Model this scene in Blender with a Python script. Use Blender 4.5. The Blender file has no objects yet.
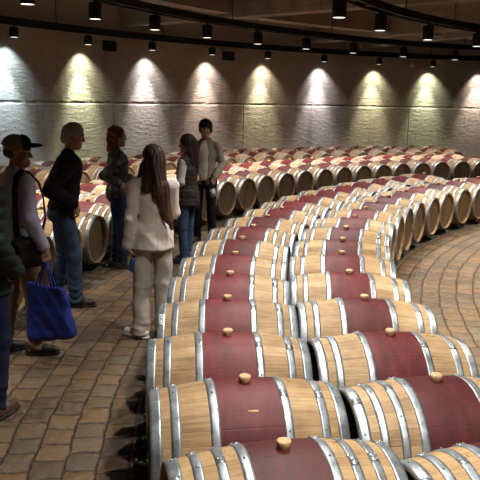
import bpy, math, random
import numpy as np
from mathutils import Vector, Matrix
random.seed(7)
PI = math.pi
scene = bpy.context.scene
C = bpy.data.collections.new('cellar'); scene.collection.children.link(C)

# ------------------------------------------------------------------ layout of the round cellar (metres)
CX, CY = 11.335, 5.024            # centre of the rings of barrels
CAM_Z = 2.104
def pol(R, t, z=0.0):
    return Vector((CX - R*math.cos(t), CY + R*math.sin(t), z))

# ------------------------------------------------------------------ node helpers
def new_mat(name):
    m = bpy.data.materials.new(name); m.use_nodes = True
    nt = m.node_tree; nt.nodes.clear()
    out = nt.nodes.new('ShaderNodeOutputMaterial')
    b = nt.nodes.new('ShaderNodeBsdfPrincipled')
    nt.links.new(b.outputs[0], out.inputs[0])
    return m, nt, b
class N:
    def __init__(s, nt): s.nt = nt
    def node(s, typ, **kw):
        n = s.nt.nodes.new(typ)
        for k, v in kw.items(): setattr(n, k, v)
        return n
    def put(s, sock, v):
        if v is None: return
        if hasattr(v, 'is_output'): s.nt.links.new(v, sock)
        else: sock.default_value = v
    def math(s, op, a, b=None, c=None, clamp=False):
        n = s.node('ShaderNodeMath', operation=op, use_clamp=clamp)
        s.put(n.inputs[0], a); s.put(n.inputs[1], b); s.put(n.inputs[2], c)
        return n.outputs[0]
    def sep(s, v):
        n = s.node('ShaderNodeSeparateXYZ'); s.put(n.inputs[0], v); return n.outputs
    def comb(s, x=0., y=0., z=0.):
        n = s.node('ShaderNodeCombineXYZ')
        for i, v in enumerate((x, y, z)): s.put(n.inputs[i], v)
        return n.outputs[0]
    def coord(s, which='Object'): return s.node('ShaderNodeTexCoord').outputs[which]
    def noise(s, vec, scale, detail=4., rough=.55, dim='3D'):
        n = s.node('ShaderNodeTexNoise', noise_dimensions=dim)
        s.put(n.inputs['Vector'], vec); s.put(n.inputs['Scale'], scale)
        s.put(n.inputs['Detail'], detail); s.put(n.inputs['Roughness'], rough)
        return n.outputs['Fac']
    def white(s, vec):
        n = s.node('ShaderNodeTexWhiteNoise', noise_dimensions='3D'); s.put(n.inputs['Vector'], vec)
        return n.outputs
    def ramp(s, fac, stops, interp='LINEAR'):
        n = s.node('ShaderNodeValToRGB'); e = n.color_ramp.elements; n.color_ramp.interpolation = interp
        while len(e) < len(stops): e.new(.5)
        for el, (p, c) in zip(e, stops):
            el.position = p; el.color = (c[0], c[1], c[2], 1) if not isinstance(c, (int, float)) else (c, c, c, 1)
        s.put(n.inputs[0], fac); return n.outputs[0]
    def mix(s, f, a, b, mode='MIX'):
        n = s.node('ShaderNodeMix', data_type='RGBA', blend_type=mode)
        s.put(n.inputs[0], f)
        for i, v in ((6, a), (7, b)):
            if isinstance(v, tuple) and len(v) == 3: v = (*v, 1)
            s.put(n.inputs[i], v)
        return n.outputs[2]
    def mapr(s, v, a, b, c, d, clamp=True):
        n = s.node('ShaderNodeMapRange', clamp=clamp)
        for i, x in enumerate((v, a, b, c, d)): s.put(n.inputs[i], x)
        return n.outputs[0]
    def smooth(s, v, a, b):
        n = s.node('ShaderNodeMapRange', interpolation_type='SMOOTHSTEP')
        for i, x in enumerate((v, a, b, 0., 1.)): s.put(n.inputs[i], x)
        return n.outputs[0]
    def bump(s, h, strength=.5, dist=.01):
        n = s.node('ShaderNodeBump'); s.put(n.inputs['Height'], h)
        n.inputs['Strength'].default_value = strength; n.inputs['Distance'].default_value = dist
        return n.outputs[0]
    def rnd(s): return s.node('ShaderNodeObjectInfo').outputs['Random']

def plain(name, col, rough=.6, metal=0., noise_scale=None, noise_amt=.25, bump=None, emit=None, spec=None, sheen=None):
    m, nt, b = new_mat(name); n = N(nt)
    b.inputs['Roughness'].default_value = rough; b.inputs['Metallic'].default_value = metal
    if spec is not None: b.inputs['Specular IOR Level'].default_value = spec
    if sheen: b.inputs['Sheen Weight'].default_value = sheen
    if noise_scale:
        f = n.noise(n.coord(), noise_scale, 5)
        lo = tuple(c*(1-noise_amt) for c in col); hi = tuple(min(1, c*(1+noise_amt)) for c in col)
        n.put(b.inputs['Base Color'], n.ramp(f, [(.3, lo), (.7, hi)]))
        if bump: n.put(b.inputs['Normal'], n.bump(f, bump, .01))
    else:
        b.inputs['Base Color'].default_value = (*col, 1)
    if emit:
        b.inputs['Emission Color'].default_value = (*emit[0], 1); b.inputs['Emission Strength'].default_value = emit[1]
    return m

# ------------------------------------------------------------------ materials: barrels
def mat_staves():
    m, nt, b = new_mat('oak_staves'); n = N(nt)
    x, y, z = n.sep(n.coord())
    r = n.rnd()
    ang = n.math('ADD', n.math('DIVIDE', n.math('ARCTAN2', y, z), 2*PI), .5)
    NS = 26.
    u = n.math('MULTIPLY', ang, NS)
    u = n.math('ADD', u, n.math('MULTIPLY', n.noise(n.comb(n.math('MULTIPLY', ang, 7.), r, 0.), 3., 1.), .9))
    st = n.math('FLOOR', u); fr = n.math('FRACT', u)
    seam = n.math('MULTIPLY', n.math('MINIMUM', fr, n.math('SUBTRACT', 1., fr)), .07)        # metres to the stave joint
    wn = n.white(n.comb(st, n.math('MULTIPLY', r, 91.), 3.))
    off = n.math('MULTIPLY', r, 50.)
    grain = n.noise(n.comb(n.math('ADD', n.math('MULTIPLY', x, 2.2), off), n.math('MULTIPLY', u, 3.2), n.math('MULTIPLY', st, 5.)), 2.2, 6., .65)
    fine = n.noise(n.comb(n.math('MULTIPLY', x, 5.), n.math('MULTIPLY', u, 16.), off), 2.5, 4., .6)
    patch = n.noise(n.comb(n.math('ADD', x, off), y, z), 5.5, 4., .6)
    tone = n.math('ADD', n.math('MULTIPLY', grain, .50), n.math('ADD', n.math('MULTIPLY', wn[0], .16), n.math('MULTIPLY', patch, .34)))
    pale = n.ramp(tone, [(.36, (.25, .155, .078)), (.5, (.43, .288, .152)), (.64, (.57, .415, .245))])
    warm = n.ramp(tone, [(.36, (.23, .13, .056)), (.5, (.395, .245, .112)), (.64, (.545, .37, .185))])
    wood = n.mix(r, pale, warm)
    wood = n.mix(n.smooth(fine, .58, .74), wood, (.17, .095, .042))
    # dark cracks and water stains that run along a few staves
    crack = n.noise(n.comb(n.math('MULTIPLY', x, 1.6), n.math('MULTIPLY', u, 6.), n.math('ADD', off, 9.)), 3., 5., .7)
    wood = n.mix(n.math('MULTIPLY', n.smooth(crack, .585, .70), .7), wood, (.07, .04, .022))
    # cooper's brand scribbles on the shoulder of each barrel
    sx = n.math('ABSOLUTE', n.math('SUBTRACT', n.math('ABSOLUTE', x), .255))
    zone = n.math('MULTIPLY', n.math('LESS_THAN', sx, .035), n.math('GREATER_THAN', z, .22))
    zone = n.math('MULTIPLY', zone, n.math('LESS_THAN', n.math('ABSOLUTE', n.math('SUBTRACT', y, -.08)), .09))
    scr = n.noise(n.comb(n.math('MULTIPLY', x, 60.), n.math('MULTIPLY', y, 34.), off), 1., 2.)
    wood = n.mix(n.math('MULTIPLY', n.math('MULTIPLY', zone, n.smooth(scr, .56, .62)), .6), wood, (.06, .035, .02))
    # the band between the bilge hoops, painted wine red
    wob = n.math('MULTIPLY', n.math('SUBTRACT', n.noise(n.comb(0., n.math('MULTIPLY', u, 2.), off), 2., 2.), .5), .012)
    ax = n.math('ABSOLUTE', x)
    band = n.math('SUBTRACT', 1., n.smooth(n.math('ADD', ax, wob), .150, .156))
    rn = n.noise(n.comb(n.math('MULTIPLY', n.math('ADD', x, off), 3.), y, z), 4.5, 6., .65)
    red1 = n.ramp(rn, [(.3, (.080, .011, .012)), (.55, (.160, .021, .022)), (.75, (.215, .038, .038))])
    red2 = n.ramp(rn, [(.3, (.050, .010, .010)), (.55, (.085, .016, .016)), (.75, (.12, .028, .026))])
    red = n.mix(n.sep(n.node('ShaderNodeObjectInfo').outputs['Color'])[0], red1, red2)
    red = n.mix(n.math('MULTIPLY', n.smooth(fine, .66, .72), .5), red, (.24, .12, .10))
    col = n.mix(band, wood, red)
    groove = n.smooth(seam, .0008, .0035)
    col = n.mix(n.math('MULTIPLY', n.math('SUBTRACT', 1., groove), n.math('SUBTRACT', .26, n.math('MULTIPLY', band, .16))), col, (.035, .018, .010))
    n.put(b.inputs['Base Color'], col)
    n.put(b.inputs['Roughness'], n.math('SUBTRACT', n.math('ADD', .52, n.math('MULTIPLY', fine, .2)), n.math('MULTIPLY', band, .08)))
    b.inputs['Specular IOR Level'].default_value = .32
    h = n.math('ADD', n.math('MULTIPLY', groove, .35), n.math('MULTIPLY', fine, .3))
    n.put(b.inputs['Normal'], n.bump(h, .45, .004))
    return m
def mat_head():
    m, nt, b = new_mat('oak_head'); n = N(nt)
    x, y, z = n.sep(n.coord()); r = n.rnd()
    a = n.math('MULTIPLY', n.math('SUBTRACT', r, .5), .9)
    u = n.math('ADD', n.math('MULTIPLY', y, n.math('COSINE', a)), n.math('MULTIPLY', z, n.math('SINE', a)))
    v = n.math('SUBTRACT', n.math('MULTIPLY', z, n.math('COSINE', a)), n.math('MULTIPLY', y, n.math('SINE', a)))
    pu = n.math('DIVIDE', n.math('ADD', u, 3.), .088)
    pl = n.math('FLOOR', pu); fr = n.math('FRACT', pu)
    seam = n.math('MULTIPLY', n.math('MINIMUM', fr, n.math('SUBTRACT', 1., fr)), .088)
    wn = n.white(n.comb(pl, n.math('MULTIPLY', r, 77.), 1.))
    g = n.noise(n.comb(n.math('MULTIPLY', u, 30.), n.math('MULTIPLY', v, 3.), n.math('MULTIPLY', r, 40.)), 1.4, 5., .6)
    tone = n.math('ADD', n.math('MULTIPLY', g, .6), n.math('MULTIPLY', wn[0], .4))
    col = n.ramp(tone, [(.25, (.085, .050, .025)), (.5, (.14, .086, .043)), (.8, (.205, .135, .072))])
    gr = n.smooth(seam, .0006, .003)
    col = n.mix(gr, (.04, .02, .01), col)
    n.put(b.inputs['Base Color'], col); b.inputs['Roughness'].default_value = .6
    n.put(b.inputs['Normal'], n.bump(n.math('ADD', gr, n.math('MULTIPLY', g, .3)), .4, .003))
    return m
def mat_steel():
    m, nt, b = new_mat('galvanised_hoop'); n = N(nt)
    co = n.coord(); r = n.rnd()
    x, y, z = n.sep(co)
    v = n.comb(n.math('ADD', x, n.math('MULTIPLY', r, 20.)), y, z)
    f = n.noise(v, 14., 6., .7); sp = n.noise(v, 60., 3., .6)
    col = n.ramp(f, [(.3, (.22, .25, .275)), (.55, (.385, .425, .455)), (.75, (.54, .575, .60))])
    col = n.mix(n.math('MULTIPLY', n.smooth(sp, .62, .75), .45), col, (.25, .22, .19))
    n.put(b.inputs['Base Color'], col); b.inputs['Metallic'].default_value = .72
    n.put(b.inputs['Roughness'], n.mapr(f, .3, .75, .30, .52))
    n.put(b.inputs['Normal'], n.bump(sp, .12, .003))
    return m
M = {}
M['staves'] = mat_staves(); M['head'] = mat_head(); M['steel'] = mat_steel()
M['bung'] = plain('cork_bung', (.56, .36, .185), .7, noise_scale=60, noise_amt=.35)
M['timber'] = plain('old_rail_timber', (.10, .065, .04), .8, noise_scale=9)
M['chalk'] = plain('yellow_chalk', (.62, .45, .16), .9)
M['label'] = plain('white_label', (.8, .8, .78), .5)
M['ink'] = plain('black_ink', (.03, .03, .03), .6)

# ------------------------------------------------------------------ materials: setting
def mat_floor():
    m, nt, b = new_mat('radial_cobbles'); n = N(nt)
    co = n.coord(); x, y, z = n.sep(co)
    R = n.math('SQRT', n.math('ADD', n.math('MULTIPLY', x, x), n.math('MULTIPLY', y, y)))
    th = n.math('ARCTAN2', y, n.math('MULTIPLY', x, -1.))
    warp = n.math('MULTIPLY', n.math('SUBTRACT', n.noise(co, 3.0, 2.), .5), .06)
    W = .185; L = .20
    rr = n.math('DIVIDE', n.math('ADD', R, warp), W)
    row = n.math('FLOOR', rr); fr = n.math('FRACT', rr)
    rowR = n.math('MULTIPLY', n.math('ADD', row, .5), W)
    hr = n.white(n.comb(row, 4., 2.))[0]
    uu = n.math('ADD', n.math('DIVIDE', n.math('MULTIPLY', th, rowR), L), n.math('MULTIPLY', hr, 7.))
    uu = n.math('ADD', uu, n.math('MULTIPLY', n.math('SUBTRACT', n.noise(co, 4.1, 2.), .5), .5))
    cl = n.math('FLOOR', uu); fu = n.math('FRACT', uu)
    dR = n.math('MULTIPLY', n.math('MINIMUM', fr, n.math('SUBTRACT', 1., fr)), W)
    dU = n.math('MULTIPLY', n.math('MINIMUM', fu, n.math('SUBTRACT', 1., fu)), L)
    d = n.math('MINIMUM', dR, dU)
    edge = n.math('ADD', d, n.math('MULTIPLY', n.math('SUBTRACT', n.noise(co, 22., 4.), .5), .032))
    stone = n.smooth(edge, .000, .014)
    wn = n.white(n.comb(row, cl, 8.))
    c1 = n.ramp(wn[0], [(0., (.080, .052, .029)), (.22, (.150, .088, .040)), (.42, (.120, .082, .046)), (.60, (.180, .102, .044)), (.78, (.125, .095, .062)), (1., (.095, .062, .036))])
    mot = n.noise(n.comb(n.math('ADD', x, n.math('MULTIPLY', wn[0], 9.)), y, 0.), 17., 6., .7)
    c1 = n.mix(n.math('MULTIPLY', n.smooth(mot, .45, .72), .8), c1, (.23, .162, .088)); c1 = n.mix(n.math('MULTIPLY', n.smooth(n.white(n.comb(cl, row, 3.))[0], .55, 1.), .6), c1, (.075, .055, .04))
    c1 = n.mix(n.math('MULTIPLY', n.smooth(n.noise(co, 38., 4., .7), .55, .7), .6), c1, (.075, .05, .034))
    col = n.mix(stone, (.042, .031, .022), c1)
    n.put(b.inputs['Base Color'], col); n.put(b.inputs['Roughness'], n.mapr(mot, .3, .7, .42, .72))
    dome = n.smooth(d, 0., .06)
    h = n.math('ADD', n.math('ADD', n.math('MULTIPLY', stone, .6), n.math('MULTIPLY', dome, .5)), n.math('ADD', n.math('MULTIPLY', mot, .75), n.math('MULTIPLY', wn[0], .5)))
    n.put(b.inputs['Normal'], n.bump(h, .8, .02))
    return m
SEAMS = (.46, .691, .922, 1.245)
def mat_wall():
    m, nt, b = new_mat('sprayed_concrete'); n = N(nt)
    co = n.coord(); x, y, z = n.sep(co)
    th = n.math('ARCTAN2', y, n.math('MULTIPLY', x, -1.))
    s = n.math('MULTIPLY', th, 18.75)
    v = n.comb(s, z, 0.)
    big = n.noise(v, .55, 5., .6)
    rough = n.noise(n.comb(n.math('MULTIPLY', s, 5.), n.math('MULTIPLY', z, 14.), 0.), 1., 6., .68)
    grit = n.noise(v, 42., 4., .7)
    t = n.math('ADD', n.math('MULTIPLY', big, .6), n.math('MULTIPLY', rough, .4))
    col = n.ramp(t, [(.3, (.30, .275, .245)), (.52, (.42, .392, .355)), (.72, (.52, .49, .45))])
    drip = n.noise(n.comb(n.math('MULTIPLY', s, 2.2), n.math('MULTIPLY', z, .22), 3.), 1.3, 5., .6)
    col = n.mix(n.math('MULTIPLY', n.smooth(drip, .56, .72), .4), col, (.16, .145, .125))
    # rough cold joint: broken dark band whose edge wanders
    jz = n.math('ABSOLUTE', n.math('SUBTRACT', z, n.math('ADD', 1.895, n.math('MULTIPLY', n.math('SUBTRACT', n.noise(v, 2.5, 4., .7), .5), .07))))
    j = n.math('MULTIPLY', n.math('SUBTRACT', 1., n.smooth(jz, .008, .05)), n.smooth(n.noise(v, 6., 3.), .3, .55))
    col = n.mix(n.math('MULTIPLY', j, .4), col, (.06, .05, .042))
    sm = None
    for a in SEAMS:
        k = n.math('MULTIPLY', n.math('SUBTRACT', 1., n.smooth(n.math('ABSOLUTE', n.math('SUBTRACT', s, a*18.75)), .006, .022)), n.math('LESS_THAN', z, 1.9))
        sm = k if sm is None else n.math('MAXIMUM', sm, k)
    col = n.mix(n.math('MULTIPLY', sm, .55), col, (.11, .09, .07))
    n.put(b.inputs['Base Color'], col); b.inputs['Roughness'].default_value = .9
    b.inputs['Specular IOR Level'].default_value = .2
    h = n.math('ADD', n.math('ADD', rough, n.math('MULTIPLY', grit, .35)), n.math('MULTIPLY', n.math('MAXIMUM', j, sm), -.8))
    n.put(b.inputs['Normal'], n.bump(h, .75, .045))
    return m
M['floor'] = mat_floor(); M['wall'] = mat_wall()
def mat_ceiling():
    m, nt, b = new_mat('shuttered_concrete'); n = N(nt)
    co = n.coord(); x, y, z = n.sep(co)
    f = n.noise(co, 1.6, 6., .65)
    R = n.math('SQRT', n.math('ADD', n.math('MULTIPLY', x, x), n.math('MULTIPLY', y, y)))
    k = n.math('FRACT', n.math('DIVIDE', R, .62)); k2 = n.math('FRACT', n.math('DIVIDE', z, .19))
    ln = n.math('MAXIMUM', n.math('LESS_THAN', k, .025), n.math('LESS_THAN', k2, .05))
    col = n.ramp(f, [(.3, (.22, .188, .155)), (.7, (.38, .325, .275))])
    col = n.mix(n.math('MULTIPLY', ln, .5), col, (.07, .055, .045))
    n.put(b.inputs['Base Color'], col); b.inputs['Roughness'].default_value = .85
    n.put(b.inputs['Normal'], n.bump(f, .3, .02))
    return m
M['ceiling'] = mat_ceiling()
def mat_gravel():
    m, nt, b = new_mat('dark_gravel'); n = N(nt)
    vo = n.node('ShaderNodeTexVoronoi'); n.put(vo.inputs['Vector'], n.coord()); vo.inputs['Scale'].default_value = 38
    w = n.white(vo.outputs['Color'])[0]
    col = n.ramp(w, [(0., (.035, .03, .026)), (.5, (.07, .058, .047)), (1., (.12, .10, .08))])
    n.put(b.inputs['Base Color'], col); b.inputs['Roughness'].default_value = .8
    n.put(b.inputs['Normal'], n.bump(n.math('MULTIPLY', vo.outputs['Distance'], -1.), 1., .02))
    return m
M['gravel'] = mat_gravel()
M['black'] = plain('black_powder_coat', (.006, .006, .006), .6, spec=.25)
M['blackhole'] = plain('dark_opening', (.01, .009, .008), .9)
M['white'] = plain('white_plastic', (.7, .7, .68), .4)

# ------------------------------------------------------------------ object helpers
def link(o, parent=None):
    C.objects.link(o)
    if parent is not None: o.parent = parent
    return o
def tag(o, label, cat, group=None):
    o['label'] = label; o['category'] = cat
    if group: o['group'] = group
    return o
def empty(name, loc, rz=0.):
    o = bpy.data.objects.new(name, None); o.empty_display_size = .1
    o.location = loc; o.rotation_euler = (0, 0, rz); return link(o)
def mesh(name, V, F, mat, smooth=True):
    me = bpy.data.meshes.new(name)
    me.from_pydata([tuple(v) for v in V], [], [tuple(f) for f in F])
    me.materials.append(M[mat] if isinstance(mat, str) else mat)
    if smooth: me.polygons.foreach_set('use_smooth', [True]*len(me.polygons))
    me.update(); return me
def obj(name, me, parent=None, loc=None):
    o = bpy.data.objects.new(name, me)
    if loc is not None: o.location = loc
    return link(o, parent)
class G:
    def __init__(s): s.V = []; s.F = []
    def add(s, V, F):
        b = len(s.V); s.V += [tuple(v) for v in V]; s.F += [tuple(i+b for i in f) for f in F]; return s
    def lathe(s, prof, seg=32, axis='z', closed=False, org=(0, 0, 0)):
        V = []; F = []; n = len(prof)
        for a, r in prof:
            for i in range(seg):
                t = 2*PI*i/seg; p, q = r*math.cos(t), r*math.sin(t)
                v = (p, q, a) if axis == 'z' else (a, p, q)
                V.append((v[0]+org[0], v[1]+org[1], v[2]+org[2]))
        for j in range(n if closed else n-1):
            k = (j+1) % n
            for i in range(seg):
                i2 = (i+1) % seg
                F.append((j*seg+i, j*seg+i2, k*seg+i2, k*seg+i))
        return s.add(V, F)
    def box(s, lo, hi, M4=None):
        x0, y0, z0 = lo; x1, y1, z1 = hi
        V = [(x0,y0,z0),(x1,y0,z0),(x1,y1,z0),(x0,y1,z0),(x0,y0,z1),(x1,y0,z1),(x1,y1,z1),(x0,y1,z1)]
        if M4 is not None: V = [tuple(M4 @ Vector(v)) for v in V]
        return s.add(V, [(0,3,2,1),(4,5,6,7),(0,1,5,4),(1,2,6,5),(2,3,7,6),(3,0,4,7)])
    def arc(s, R0, R1, z0, z1, t0, t1, seg):      # a curved bar round the cellar's centre, in coordinates about that centre
        V = []; F = []
        for i in range(seg+1):
            t = t0+(t1-t0)*i/seg
            for R, z in ((R0, z0), (R1, z0), (R1, z1), (R0, z1)):
                V.append((-R*math.cos(t), R*math.sin(t), z))
        for i in range(seg):
            for k in range(4):
                F.append((4*i+k, 4*i+(k+1) % 4, 4*i+4+(k+1) % 4, 4*i+4+k))
        F += [(3, 2, 1, 0), (4*seg, 4*seg+1, 4*seg+2, 4*seg+3)]
        return s.add(V, F)
    def tube(s, pts, r, seg=8):
        pts = [Vector(p) for p in pts]; V = []; F = []
        for i, p in enumerate(pts):
            d = (pts[min(i+1, len(pts)-1)]-pts[max(i-1, 0)]).normalized()
            a = d.cross(Vector((0, 0, 1)) if abs(d.z) < .9 else Vector((1, 0, 0))).normalized(); b = d.cross(a)
            rr = r[i] if isinstance(r, (list, tuple)) else r
            for k in range(seg):
                t = 2*PI*k/seg; V.append(tuple(p+a*rr*math.cos(t)+b*rr*math.sin(t)))
        for i in range(len(pts)-1):
            for k in range(seg):
                F.append((i*seg+k, i*seg+(k+1) % seg, (i+1)*seg+(k+1) % seg, (i+1)*seg+k))
        F += [tuple(range(seg))[::-1], tuple(range((len(pts)-1)*seg, len(pts)*seg))]
        return s.add(V, F)
    def sphere(s, c, r, seg=12, rings=8):
        r = (r, r, r) if not isinstance(r, tuple) else r
        V = [(c[0], c[1], c[2]+r[2])]; F = []
        for j in range(1, rings):
            a = PI*j/rings
            for i in range(seg):
                t = 2*PI*i/seg
                V.append((c[0]+r[0]*math.sin(a)*math.cos(t), c[1]+r[1]*math.sin(a)*math.sin(t), c[2]+r[2]*math.cos(a)))
        V.append((c[0], c[1], c[2]-r[2])); L = len(V)-1
        for i in range(seg):
            F.append((0, 1+i, 1+(i+1) % seg)); F.append((L, L-seg+(i+1) % seg, L-seg+i))
        for j in range(rings-2):
            for i in range(seg):
                a = 1+j*seg+i; b2 = 1+j*seg+(i+1) % seg
                F.append((a, a+seg, b2+seg, b2))
        return s.add(V, F)
    def me(s, name, mat, smooth=True): return mesh(name, s.V, s.F, mat, smooth)
def struct(name, me, loc=(0, 0, 0)):
    o = obj(name, me, None, loc); o['kind'] = 'structure'; return o

# ------------------------------------------------------------------ the setting
CC = (CX, CY, 0)
RW = 18.75
# floor: rings of quads about the centre
g = G(); seg = 128; rad = [.4, 3, 6, 8, 9, 10, 11, 12, 13, 14, 16, 18, 19.2]
V = []; F = []
for r in rad:
    for i in range(seg): V.append((r*math.cos(2*PI*i/seg), r*math.sin(2*PI*i/seg), 0))
for j in range(len(rad)-1):
    for i in range(seg):
        F.append((j*seg+i, (j+1)*seg+i, (j+1)*seg+(i+1) % seg, j*seg+(i+1) % seg))
F.append(tuple(range(seg)))
struct('floor', mesh('floor', V, F, 'floor', False), CC)
# wall: one sweep with a ragged recessed joint between the two pours
prof = [(0., 0.), (.6, 0.), (1.2, 0.), (1.7, 0.), (1.872, 0.), (1.885, .014), (1.908, .018), (1.922, .012), (2.3, .012), (2.9, .012), (3.4, .012), (4.45, .012)]
seg = 900; V = []; F = []; rg = random.Random(3); nz = [rg.uniform(-1, 1) for _ in range(seg)]
nz = [(nz[i]+nz[i-1]*.8+nz[i-2]*.5) for i in range(seg)]
for j, (z, dr) in enumerate(prof):
    for i in range(seg):
        t = 2*PI*i/seg; jit = nz[(i*1+j*37) % seg] if 4 <= j <= 7 else 0
        r = RW-.012+dr+jit*.004
        V.append((r*math.cos(t), r*math.sin(t), z+jit*.008))
for j in range(len(prof)-1):
    for i in range(seg):
        F.append((j*seg+i, j*seg+(i+1) % seg, (j+1)*seg+(i+1) % seg, (j+1)*seg+i)[::-1])
struct('wall_back', mesh('wall', V, F, 'wall', False), CC)
# ceiling slab
g = G(); seg = 96
V = [(19.2*math.cos(2*PI*i/seg), 19.2*math.sin(2*PI*i/seg), z) for z in (4.4, 4.6) for i in range(seg)]
F = [tuple(range(seg))[::-1], tuple(range(seg, 2*seg))]+[(i, (i+1) % seg, seg+(i+1) % seg, seg+i) for i in range(seg)]
struct('ceiling', mesh('ceiling', V, F, 'ceiling', False), CC)
# radial ceiling beams and the ring beam that ties them
BEAM_T = (-.66, -.32, .025, .37, .715, 1.055, 1.165, 1.36, 1.70)
for t in BEAM_T:
    g = G(); rot = Matrix.Rotation(-t, 4, 'Z')
    g.box((-18.74, -.17, 3.70), (-7.0, .17, 4.42), rot)
    o = struct('ceiling_beam', g.me('ceiling_beam', 'ceiling', False), CC)
g = G().arc(15.25, 15.62, 3.78, 4.41, -1.0, 2.0, 150)
struct('ring_beam', g.me('ring_beam', 'ceiling', False), CC)

# gravel beds the barrels lie on, with loose pebbles along the open edges
def gravel(name, R0, R1, t0, t1, peb):
    g = G().arc(R0, R1, -.05, .012, t0, t1, 60)
    rg = random.Random(11)
    ico_v = [Vector(v).normalized() for v in ((1,0,0),(-1,0,0),(0,1,0),(0,-1,0),(0,0,1),(0,0,-1))]
    ico_f = [(0,2,4),(2,1,4),(1,3,4),(3,0,4),(2,0,5),(1,2,5),(3,1,5),(0,3,5)]
    for Ra, Rb, ta, tb, cnt in peb:
        for _ in range(cnt):
            R = rg.uniform(Ra, Rb); t = rg.uniform(ta, tb); s = rg.uniform(.008, .02)
            c = Vector((-R*math.cos(t), R*math.sin(t), .014+s*.35)); a = rg.uniform(0, PI); rm = Matrix.Rotation(a, 3, 'Z')
            sc = (s*rg.uniform(.8, 1.4), s*rg.uniform(.7, 1.1), s*rg.uniform(.5, .9))
            g.add([c+rm @ Vector((v.x*sc[0], v.y*sc[1], v.z*sc[2])) for v in ico_v], ico_f)
    o = obj(name, g.me(name, 'gravel', True), None, CC); o['kind'] = 'stuff'
    o['label'] = 'dark gravel bed under the barrels' ; o['category'] = 'gravel'
    return o
o = gravel('gravel_bed', 10.02, 12.0, -.42, 1.15, [(11.6, 11.99, -.25, .45, 2600), (10.03, 10.3, .1, .9, 700)])
o['label'] = 'dark gravel strip under the two near rows of barrels'
o = gravel('gravel_bed', 13.45, 15.35, -.1, 1.4, [(13.46, 13.8, .1, .8, 1200)])
o['label'] = 'dark gravel strip under the barrels behind the visitors'
o = gravel('gravel_bed', 16.5, 18.55, .1, 1.55, [])
o['label'] = 'dark gravel strip under the barrels along the wall'

# ------------------------------------------------------------------ barrel prototype meshes
HL, RB, RE = .47, .335, .283
ZC = .396
def prof_r(x): return RB-(RB-RE)*(abs(x)/HL)**1.9
def staves_me():
    g = G(); P = []
    P.append((-HL+.032, .262)); P.append((-HL+.004, .2655))
    P.append((-HL, .270)); P.append((-HL, RE-.004))
    for i in range(33):
        x = -HL+.004+(2*HL-.008)*i/32; P.append((x, prof_r(x)))
    P += [(HL, RE-.004), (HL, .270), (HL-.004, .2655), (HL-.032, .262)]
    g.lathe(P, 64, 'x'); return g.me('barrel_staves', 'staves')
def head_me(s):
    g = G(); x0 = s*(HL-.030)
    g.lathe([(x0-s*.018, .02), (x0-s*.018, .2635), (x0-s*.001, .2635), (x0, .2615), (x0+s*.001, .12), (x0+s*.001, .002)], 48, 'x')
    return g.me('barrel_head', 'head', False)
def hoop_me(xc, w, seed):
    g = G(); n = 4; xs = [xc-w/2+w*i/n for i in range(n+1)]
    out = [(x, prof_r(x)+.0032) for x in xs]; inn = [(x, prof_r(x)-.001) for x in xs]
    out[0] = (xs[0], prof_r(xs[0])+.0022); out[-1] = (xs[-1], prof_r(xs[-1])+.0022)
    g.lathe(out+inn[::-1], 72, 'x', closed=True)
    rg = random.Random(seed)
    # overlapped ends of the band with two rivets, plus a line of nail heads
    a0 = PI/2+rg.uniform(-.5, .5)
    V = []; F = []
    for i in range(7):
        a = a0+.025*i
        for x in (xs[0]+.001, xs[-1]-.001):
            r = prof_r(x)+.0055; V.append((x, r*math.cos(a), r*math.sin(a)))
            r -= .003; V.append((x, r*math.cos(a), r*math.sin(a)))
    for i in range(6):
        b = 4*i; F += [(b, b+2, b+6, b+4), (b+1, b, b+4, b+5), (b+2, b+3, b+7, b+6)]
    F += [(0, 1, 3, 2), (24, 26, 27, 25)]
    g.add(V, F)
    for a, dx in ((a0+.035, -.25), (a0+.075, .25), (a0+.115, -.25), (a0+.6, 0), (a0-.55, 0), (a0+1.9, 0), (a0+3.2, 0)):
        x = xc+dx*w; r = prof_r(x)+.0055
        g.sphere((x, r*math.cos(a), r*math.sin(a)), .0052, 8, 6)
    return g.me('barrel_hoop', 'steel')
def bung_me():
    g = G(); r0 = RB-.012
    g.lathe([(r0, .001), (r0, .022), (RB+.004, .0245), (RB+.012, .0285), (RB+.030, .030), (RB+.034, .0275), (RB+.035, .018), (RB+.034, .001)], 24, 'z')
    return g.me('barrel_bung', 'bung')
SM = staves_me(); HM = [head_me(-1), head_me(1)]; BM = bung_me()
H6 = [(.443, .054), (.352, .044), (.172, .044)]
H8 = [(.443, .054), (.355, .040), (.262, .040), (.170, .042)]
HOOPS = {n: [hoop_me(s*x, w, n*100+int(x*1000)*(2+s)) for x, w in H for s in (-1, 1)] for n, H in ((6, H6), (8, H8))}
def proto(n):
    r = bpy.data.objects.new('wine_barrel', None); r.empty_display_size = .1; link(r)
    for nm, me in [('staves', SM), ('head', HM[0]), ('head', HM[1])]+[('hoop', h) for h in HOOPS[n]]+[('bung', BM)]:
        obj(nm, me, r, (0, 0, RB))
    return r
PROTO = {6: proto(6), 8: proto(8)}
used = set()
def barrel(R, t, roll=0., yaw=0., n=6, zc=ZC, dark=.5):
    p = PROTO[n]
    if n not in used: r = p; used.add(n)
    else:
        r = p.copy(); C.objects.link(r)
        for ch in p.children:
            c = ch.copy(); C.objects.link(c); c.parent = r
    r.location = pol(R, t, zc-RB)
    # local x points away from the centre of the cellar
    r.rotation_euler = (0, 0, math.atan2(math.sin(t), -math.cos(t))+yaw)
    for ch in r.children:
        ch.rotation_euler = (roll, 0, 0); ch.color = (dark, dark, dark, 1)
    return r
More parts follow.
